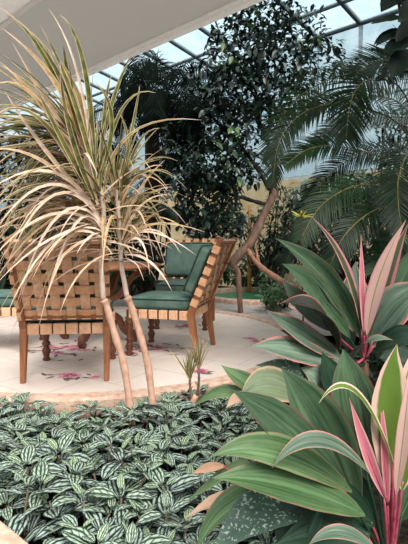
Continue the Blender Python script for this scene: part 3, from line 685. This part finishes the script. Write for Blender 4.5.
# big cycad at the right
random.seed(41)
cc = P(440, 190, 3.2); root = Vector((cc.x, cc.y, -.1))
t = thing('cycad', 'large cycad with arching feathery fronds reaching in from the right', 'plant', root)
m = MB(); m.tube(shift(smooth_path([root, (root+cc)/2, cc], 12), root), [.11+.012*(i % 2) for i in range(12)], 14); m.build('trunk', M['bark_dark'], t)
CY = (440, 190, 3.2)
for ct, LL, mk, dr, vu in [
  ([CY, (405, 95, 3.0), (376, 80, 2.9), (357, 88, 2.85), (349, 112, 2.8), (346, 140, 2.8)], .25, 'cycad', .5, .35),
  ([CY, (410, 75, 3.3), (345, 75, 3.3), (300, 96, 3.25), (276, 128, 3.2), (268, 160, 3.2)], .19, 'cycad', .4, .5),
  ([CY, (400, 125, 3.1), (345, 105, 3.0), (305, 112, 2.95), (280, 140, 2.9), (272, 185, 2.9)], .19, 'cycad', .6, .3),
  ([CY, (400, 165, 3.0), (350, 148, 2.9), (312, 148, 2.85), (285, 165, 2.8)], .17, 'cycad', .5, .4),
  ([CY, (415, 150, 2.8), (400, 172, 2.6), (398, 200, 2.5), (402, 230, 2.45)], .20, 'cycad', .4, .2),
  ([CY, (405, 190, 2.9), (360, 185, 2.7), (322, 205, 2.6), (300, 240, 2.55)], .19, 'cycad', .6, .2),
  ([CY, (410, 205, 2.8), (375, 210, 2.6), (345, 235, 2.5), (330, 265, 2.5)], .18, 'cycad', .6, .2),
  ([CY, (420, 125, 3.3), (375, 118, 3.4), (335, 128, 3.4), (310, 150, 3.4)], .17, 'cycad_pale', .4, .3),
  ([CY, (420, 60, 3.1), (395, 58, 3.1), (370, 64, 3.1), (352, 80, 3.0)], .21, 'cycad', .3, .5),
  ([CY, (430, 100, 3.0), (420, 70, 3.0), (400, 62, 3.0), (385, 80, 2.9)], .20, 'cycad', .5, .4),
  ([CY, (400, 200, 3.4), (350, 205, 3.5), (310, 225, 3.5), (285, 262, 3.5)], .18, 'cycad', .5, .3),
  ([CY, (400, 150, 3.5), (350, 160, 3.6), (318, 185, 3.6), (300, 215, 3.6)], .18, 'cycad', .5, .3),
  ([CY, (420, 230, 2.9), (395, 245, 2.7), (372, 275, 2.6)], .2, 'cycad', .5, .2),
  ([CY, (405, 108, 3.4), (360, 96, 3.5), (320, 105, 3.5), (292, 130, 3.5)], .16, 'cycad', .5, .4)]:
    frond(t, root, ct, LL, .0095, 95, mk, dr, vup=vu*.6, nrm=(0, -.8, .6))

# feathery dark palm behind the chairs
random.seed(43)
cc = P(152, 95, 6.6); root = Vector((cc.x-.15, cc.y+.1, -.1))
t = thing('feathery_palm', 'tall dark palm with drooping feathery fronds below the ceiling edge', 'tree', root)
m = MB(); m.tube(shift(smooth_path([root, (root+cc)/2+Vector((.05, 0, 0)), cc], 14), root), [.10]*14, 10); m.build('trunk', M['bark_dark'], t)
for i in range(34):
    an = i*2.4; rr = U(20, 62); cx, cy = [(152, 95), (168, 72), (150, 118)][i % 3]
    ex = cx+math.cos(an)*rr; ey = cy+abs(math.sin(an))*rr*.5*(1 if R() < .6 else -.6)
    yy = 6.6+math.sin(an)*1.1
    ctl = [(152+(cx-152)*.4, 95+(cy-95)*.4, 6.6), ((cx*.5+ex*.5), min(cy, ey)-U(0, 12), (6.6+yy)/2), (ex, ey+6, yy), (ex+math.cos(an)*9, ey+U(20, 46), yy)]
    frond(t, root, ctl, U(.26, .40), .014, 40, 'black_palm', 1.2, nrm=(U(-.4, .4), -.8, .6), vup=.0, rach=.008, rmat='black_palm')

def leaf_cloud(mb, blobs, leafL, leafW, dz=.35, tones=(0, 1), dens=1.0):
    for px, py, rpx, Y, n in blobs:
        for i in range(int(n*dens)):
            a = U(0, 6.28); r = rpx*math.sqrt(R()); yy = Y+random.gauss(0, dz)
            p = P(px+r*math.cos(a), py+r*math.sin(a)*.9, yy)
            d = Vector((U(-1, 1), U(-1, 1), U(-.9, .5))).normalized(); L = leafL*U(.7, 1.25)
            m_ = p+d*L*.5+Vector((0, 0, .06*L)); e = p+d*L+Vector((0, 0, -.1*L))
            W = leafW*U(.8, 1.2)
            mb.ribbon([p, p.lerp(m_, .5)+Vector((0, 0, .02*L)), m_, m_.lerp(e, .55), e], [W*.15, W*.8, W, W*.7, W*.06], Vector((U(-.5, .5), U(-.7, .1), 1)), .3, 2, U(*tones))
# broad tree with the bent bare trunk
random.seed(47)
root = G(241, 300, -.1); YT = root.y
YT = 6.0; root = P(241, 303, YT); root.z = -.1
t = thing('bent_tree', 'glossy dark-leaved tree with bent bare brown trunk right of the chairs', 'tree', root)
def limb(name, pts, r0, r1, mat, n=20):
    m = MB(); q = smooth_path([P(*c) for c in pts], n); m.tube(shift(q, root), [r0+(r1-r0)*i/(n-1)+.004*math.sin(i*2.1) for i in range(n)], 9); return m.build(name, M[mat], t)
p0 = P(233, 263, YT)
m = MB(); q = smooth_path([root, P(239, 288, YT), P(238, 272, YT), P(233, 264, YT), P(238, 256, YT), P(248, 246, YT), P(257, 230, YT), P(264, 214, YT), P(272, 198, YT), P(276, 190, YT)], 34)
m.tube(shift(q, root), [.035]*10+[.045, .055]+[.06]*12+[.05]*10, 10); m.build('trunk', M['bark'], t)
limb('branch', [(246, 247, YT), (252, 256, YT-.1), (262, 268, YT-.2), (278, 279, YT-.3), (294, 288, YT-.4)], .03, .042, 'bark_red')
limb('branch', [(258, 262, YT-.15), (257, 256, YT-.15), (256, 248, YT-.15)], .03, .012, 'bark_red')
limb('branch', [(270, 190, YT), (255, 165, YT), (235, 140, YT+.1), (205, 110, YT+.2), (185, 85, YT+.2)], .03, .012, 'bark_dark')
limb('branch', [(272, 198, YT), (274, 160, YT+.1), (257, 110, YT+.2), (258, 40, YT+.3)], .045, .015, 'bark_dark')
limb('branch', [(262, 140, YT+.1), (285, 95, YT), (310, 50, YT)], .025, .01, 'bark_dark')
limb('branch', [(268, 205, YT), (250, 200, YT), (220, 190, YT), (195, 170, YT)], .03, .01, 'bark_dark')
limb('branch', [(258, 100, YT+.2), (230, 60, YT+.2), (215, 20, YT+.2)], .02, .01, 'bark_dark')
mb = MB()
leaf_cloud(mb, [(262, 12, 32, 6.2, 260), (300, 28, 26, 6, 110), (322, 58, 24, 6, 120), (240, 48, 34, 6.2, 300), (275, 62, 34, 6, 330), (210, 88, 30, 6.2, 240), (236, 92, 32, 6.2, 330), (290, 95, 28, 6, 220),
  (182, 172, 22, 6, 170), (214, 160, 34, 6, 420), (208, 200, 32, 6, 400), (244, 165, 24, 6.1, 130), (182, 140, 26, 6.2, 200), (226, 222, 20, 5.9, 170), (256, 118, 24, 6, 160), (195, 222, 18, 6, 110), (345, 70, 14, 6, 40), (225, 125, 26, 6.2, 180), (190, 110, 20, 6.4, 120)], .105, .05, dens=1.55)
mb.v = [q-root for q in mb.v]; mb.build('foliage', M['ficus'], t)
mb = MB(); leaf_cloud(mb, [(228, 62, 8, 5.8, 10), (298, 48, 10, 5.7, 10), (322, 38, 8, 5.7, 8), (232, 150, 20, 5.7, 26), (230, 132, 10, 5.7, 14), (250, 35, 30, 5.8, 16), (215, 180, 25, 5.6, 16)], .11, .055)
mb.v = [q-root for q in mb.v]; o = mb.build('young_foliage', M['ficus_lt'], t); o['label'] = 'fresh green young leaves'

# large-leaved branch in the top right corner
random.seed(53)
root = Vector((1.36, 2.45, -.1)); t = thing('broad_leaved_tree', 'tall plant with big dark leathery leaves hanging into the top right corner', 'tree', root)
tp = P(425, 20, 2.45); m = MB(); m.tube(shift(smooth_path([root, Vector((1.36, 2.45, 1.0)), tp, P(415, -30, 2.45)], 16), root), [.03-.001*i for i in range(16)], 9); m.build('trunk', M['bark'], t)
m = MB(); m.tube(shift(smooth_path([P(426, 70, 2.45), P(408, 42, 2.42), P(400, 12, 2.4), P(398, -10, 2.4)], 10), root), [.012-.0007*i for i in range(10)], 7); m.build('branch', M['bark'], t)
for a, mi, b, w, nr in [((410, 8, 2.4), (396, -2, 2.4), (381, 12, 2.38), 22, (0, -1, .4)), ((408, 18, 2.4), (390, 20, 2.36), (371, 24, 2.32), 11, (0, -.7, .7)), ((404, 30, 2.42), (388, 34, 2.4), (374, 45, 2.38), 8, (0, -.8, .6)),
   ((410, 36, 2.4), (392, 37, 2.36), (376, 46, 2.3), 9, (0, -.8, .6)), ((412, 38, 2.4), (398, 46, 2.35), (384, 50, 2.3), 16, (0, -.9, .5)), ((414, 55, 2.4), (402, 62, 2.35), (392, 78, 2.3), 22, (-.3, -1, .3)), ((415, 20, 2.4), (405, 30, 2.36), (396, 42, 2.3), 13, (0, -1, .3)),
   ((412, -5, 2.4), (400, -12, 2.4), (384, -6, 2.4), 18, (0, -1, .4)), ((412, 0, 2.35), (408, 12, 2.3), (398, 22, 2.28), 16, (0, -1, .3))]:
    A, Mi, B = P(*a), P(*mi), P(*b); pts = bez(A, Mi, B, 11); W = w*mi[2]/F*1.1
    mb = MB(); mb.ribbon(pts, [max(.003, W*math.sin(math.pi*min(1, .06+.94*i/10))**.7) for i in range(11)], Vector(nr), .3, 4, U(.1, .6), wave=.03)
    mb.v = [q-root for q in mb.v]; mb.build('leaf', M['ficus'], t)

def shrub(name, label, cat, blobs, L, W, mk, stems, seed, dz=.3, group=None):
    random.seed(seed); cx = sum(b[0] for b in blobs)/len(blobs); Y = sum(b[3] for b in blobs)/len(blobs)
    root = P(cx, 280, Y); root.z = -.1
    t = thing(name, label, cat, root, 0, group)
    m = MB()
    for b in blobs:
        for k in range(stems):
            e = P(b[0]+U(-.6, .6)*b[2], b[1]+U(-.6, .6)*b[2], b[3]); s_ = root+Vector((U(-.1, .1), U(-.1, .1), 0))
            m.tube(shift(bez(s_, (s_+e)/2+Vector((U(-.1, .1), U(-.1, .1), .1)), e, 8), root), [.016-.0015*i for i in range(8)], 6)
    m.build('stems', M['bark_dark'], t)
    mb = MB(); leaf_cloud(mb, blobs, L, W, dz); mb.v = [q-root for q in mb.v]; mb.build('foliage', M[mk], t); return t
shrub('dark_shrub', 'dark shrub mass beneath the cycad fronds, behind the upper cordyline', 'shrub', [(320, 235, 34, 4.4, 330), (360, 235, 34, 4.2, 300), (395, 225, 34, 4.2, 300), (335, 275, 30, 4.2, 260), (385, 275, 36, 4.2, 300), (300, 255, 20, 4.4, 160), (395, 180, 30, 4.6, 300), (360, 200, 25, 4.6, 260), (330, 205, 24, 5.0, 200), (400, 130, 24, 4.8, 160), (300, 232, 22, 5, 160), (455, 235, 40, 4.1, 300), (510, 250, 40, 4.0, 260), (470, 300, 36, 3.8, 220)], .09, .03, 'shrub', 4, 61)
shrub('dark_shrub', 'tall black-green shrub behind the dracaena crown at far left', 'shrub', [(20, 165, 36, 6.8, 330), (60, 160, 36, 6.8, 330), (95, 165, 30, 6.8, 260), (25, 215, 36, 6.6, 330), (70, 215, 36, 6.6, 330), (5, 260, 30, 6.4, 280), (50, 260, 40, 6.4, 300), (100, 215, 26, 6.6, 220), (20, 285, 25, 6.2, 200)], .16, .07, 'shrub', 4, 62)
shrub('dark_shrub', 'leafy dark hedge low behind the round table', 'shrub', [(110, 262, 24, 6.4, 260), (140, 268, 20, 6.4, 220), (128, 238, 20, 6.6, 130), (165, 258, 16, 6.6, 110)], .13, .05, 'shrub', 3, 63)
shrub('green_shrub', 'mid-green shrub beside the green basin in front of the branch', 'shrub', [(277, 297, 13, 6.1, 110), (268, 280, 12, 7.0, 60), (288, 290, 10, 6.0, 60)], .12, .045, 'shrub_mid', 3, 64, .15)
shrub('green_shrub', 'broad-leaved low greenery beyond the basin, under the bent trunk', 'shrub', [(252, 268, 12, 8.72, 60), (228, 272, 12, 8.72, 70), (275, 262, 14, 8.6, 90), (240, 282, 8, 8.7, 40), (268, 279, 10, 8.6, 60)], .18, .075, 'shrub_mid', 3, 65, .2)
shrub('slender_shrub', 'thin sparse shrub before the warm wall right of the orange post', 'shrub', [(270, 225, 22, 8.0, 210), (285, 240, 18, 7.8, 200), (272, 250, 16, 8.0, 130), (240, 225, 14, 8.0, 110), (300, 215, 18, 7.5, 170), (285, 200, 16, 7.8, 120), (248, 250, 12, 8.2, 80)], .13, .036, 'shrub', 3, 66)
shrub('slender_shrub', 'sparse grey-green shrub before the warm wall left of the bent tree', 'shrub', [(150, 190, 22, 8.4, 130), (165, 175, 16, 8.4, 60), (130, 205, 16, 8.4, 100)], .17, .05, 'blue_palm', 3, 67)

shrub('pale_shrub', 'pale grey-green foliage glimpsed between the cycad fronds and warm wall', 'shrub', [(305, 195, 16, 7.2, 150), (330, 190, 18, 7.0, 170), (318, 212, 14, 7.1, 90), (355, 185, 18, 6.8, 150)], .16, .05, 'pale_leaf', 2, 68, .2)
shrub('low_dark_plant', 'low dark foliage filling the gap between the upper and largest cordyline', 'plant', [(340, 372, 26, 2.15, 120), (375, 362, 24, 2.2, 120), (405, 370, 24, 2.2, 100), (318, 352, 16, 2.4, 60), (300, 372, 14, 2.1, 40)], .07, .026, 'shrub', 3, 69, .08)
# blue-green palm behind the sideways chair
random.seed(71)
cc = P(168, 222, 7.4); root = Vector((cc.x, cc.y, -.1)); t = thing('blue_palm', 'small blue-green palm above the backrest of the facing chair', 'plant', root)
m = MB(); m.tube(shift([root, (root+cc)/2, cc], root), [.05, .045, .04], 9); m.build('trunk', M['bark_dark'], t)
for i in range(13):
    an = rad(-25+230*i/12); ex = 168+math.cos(an)*U(26, 36); ey = 222-math.sin(an)*U(14, 24); yy = 7.4+U(-.5, .3)
    frond(t, root, [(168, 222, 7.4), (168*.5+ex*.5, (222+ey)/2-6, (7.4+yy)/2), (ex, ey+8, yy)], .26, .022, 20, 'blue_palm', .5, rach=.01)
# fan of dry-looking dark palm leaves at right of table
random.seed(72)
cc = P(118, 232, 7.0)
# bromeliad
root = P(301, 218, 2.42); root0 = Vector((root.x, root.y, -.1)); t = thing('bromeliad', 'small yellow-green rosette plant below the palm fronds', 'plant', root0)
m = MB(); m.tube(shift([root0, (root0+root)/2+Vector((.02, 0, 0)), root], root0), [.006, .005, .005], 7); m.build('stem', M['bark_dark'], t)
mb = MB()
for i in range(13):
    an = i*2.4; el = U(.15, 1.0); d = Vector((math.cos(an)*math.cos(el), math.sin(an)*math.cos(el), math.sin(el)))
    grav_leaf(mb, root, d, U(.05, .085), .014, U(.5, 2.5), R(), 7, .4)
mb.v = [q-root0 for q in mb.v]; mb.build('foliage', M['brom'], t)
# orange post
a = P(249.5, 262, 8.2); a.z = -.1; b = P(249.5, 205, 8.2)
m = MB(); m.tube([Vector((0, 0, 0)), (b-a)*.5, b-a], .035, 10); o = m.build('post', M['bamboo'], loc=a); tag(o, 'slim orange wooden post in front of the warm wall', 'post')
# green basin
bc = Vector((.88, 7.5, -.1)); t = thing('round_basin', 'low round stone-edged basin with bright green surface', 'basin', bc)
m = MB(); vs = []; n = 64; prof = [(.82, 0), (.82, .13), (.84, .145), (.93, .145), (.95, .13), (.95, 0)]
for k in range(n):
    an = 2*math.pi*k/n
    for r, z in prof: vs.append(Vector((r*math.cos(an), r*math.sin(an), z)))
q = len(prof); m.add(vs, [(k*q+i, ((k+1) % n)*q+i, ((k+1) % n)*q+(i+1) % q, k*q+(i+1) % q) for k in range(n) for i in range(q)]); m.build('rim', M['kerb'], t, smooth=False)
m = MB(); m.lathe([(.82, .0), (.82, .07)], n=64); m.build('surface', M['pond'], t, smooth=False)

# ------------------------------------------------------------------ light
w = bpy.data.worlds.new('sky'); sc.world = w; w.use_nodes = True; nt = w.node_tree; nt.nodes.clear()
out = nt.nodes.new('ShaderNodeOutputWorld'); bg = nt.nodes.new('ShaderNodeBackground'); tc = nt.nodes.new('ShaderNodeTexCoord')
nz = nt.nodes.new('ShaderNodeTexNoise'); nz.inputs['Scale'].default_value = 2.5; nz.inputs['Detail'].default_value = 4
rp_ = nt.nodes.new('ShaderNodeValToRGB'); rp_.color_ramp.elements[0].position = .35; rp_.color_ramp.elements[0].color = (.78, .88, .93, 1)
rp_.color_ramp.elements[1].position = .65; rp_.color_ramp.elements[1].color = (1, 1, 1, 1)
nt.links.new(tc.outputs['Generated'], nz.inputs['Vector']); nt.links.new(nz.outputs['Fac'], rp_.inputs[0]); nt.links.new(rp_.outputs[0], bg.inputs[0])
sx = nt.nodes.new('ShaderNodeSeparateXYZ'); nt.links.new(tc.outputs['Generated'], sx.inputs[0])
mr = nt.nodes.new('ShaderNodeMapRange'); mr.interpolation_type = 'SMOOTHSTEP'; nt.links.new(sx.outputs[2], mr.inputs[0])
mr.inputs[1].default_value = -.05; mr.inputs[2].default_value = .45; mr.inputs[3].default_value = .42; mr.inputs[4].default_value = 1.15
nt.links.new(mr.outputs[0], bg.inputs[1]); nt.links.new(bg.outputs[0], out.inputs[0])
sl = bpy.data.lights.new('sun', 'SUN'); so = bpy.data.objects.new('sun', sl); C.objects.link(so)
sl.energy = 3.8; sl.angle = rad(35); sl.color = (1, .94, .86)
so.rotation_euler = Vector((-.25, .56, -.79)).to_track_quat('-Z', 'Y').to_euler(); so.location = (2, -3, 8)
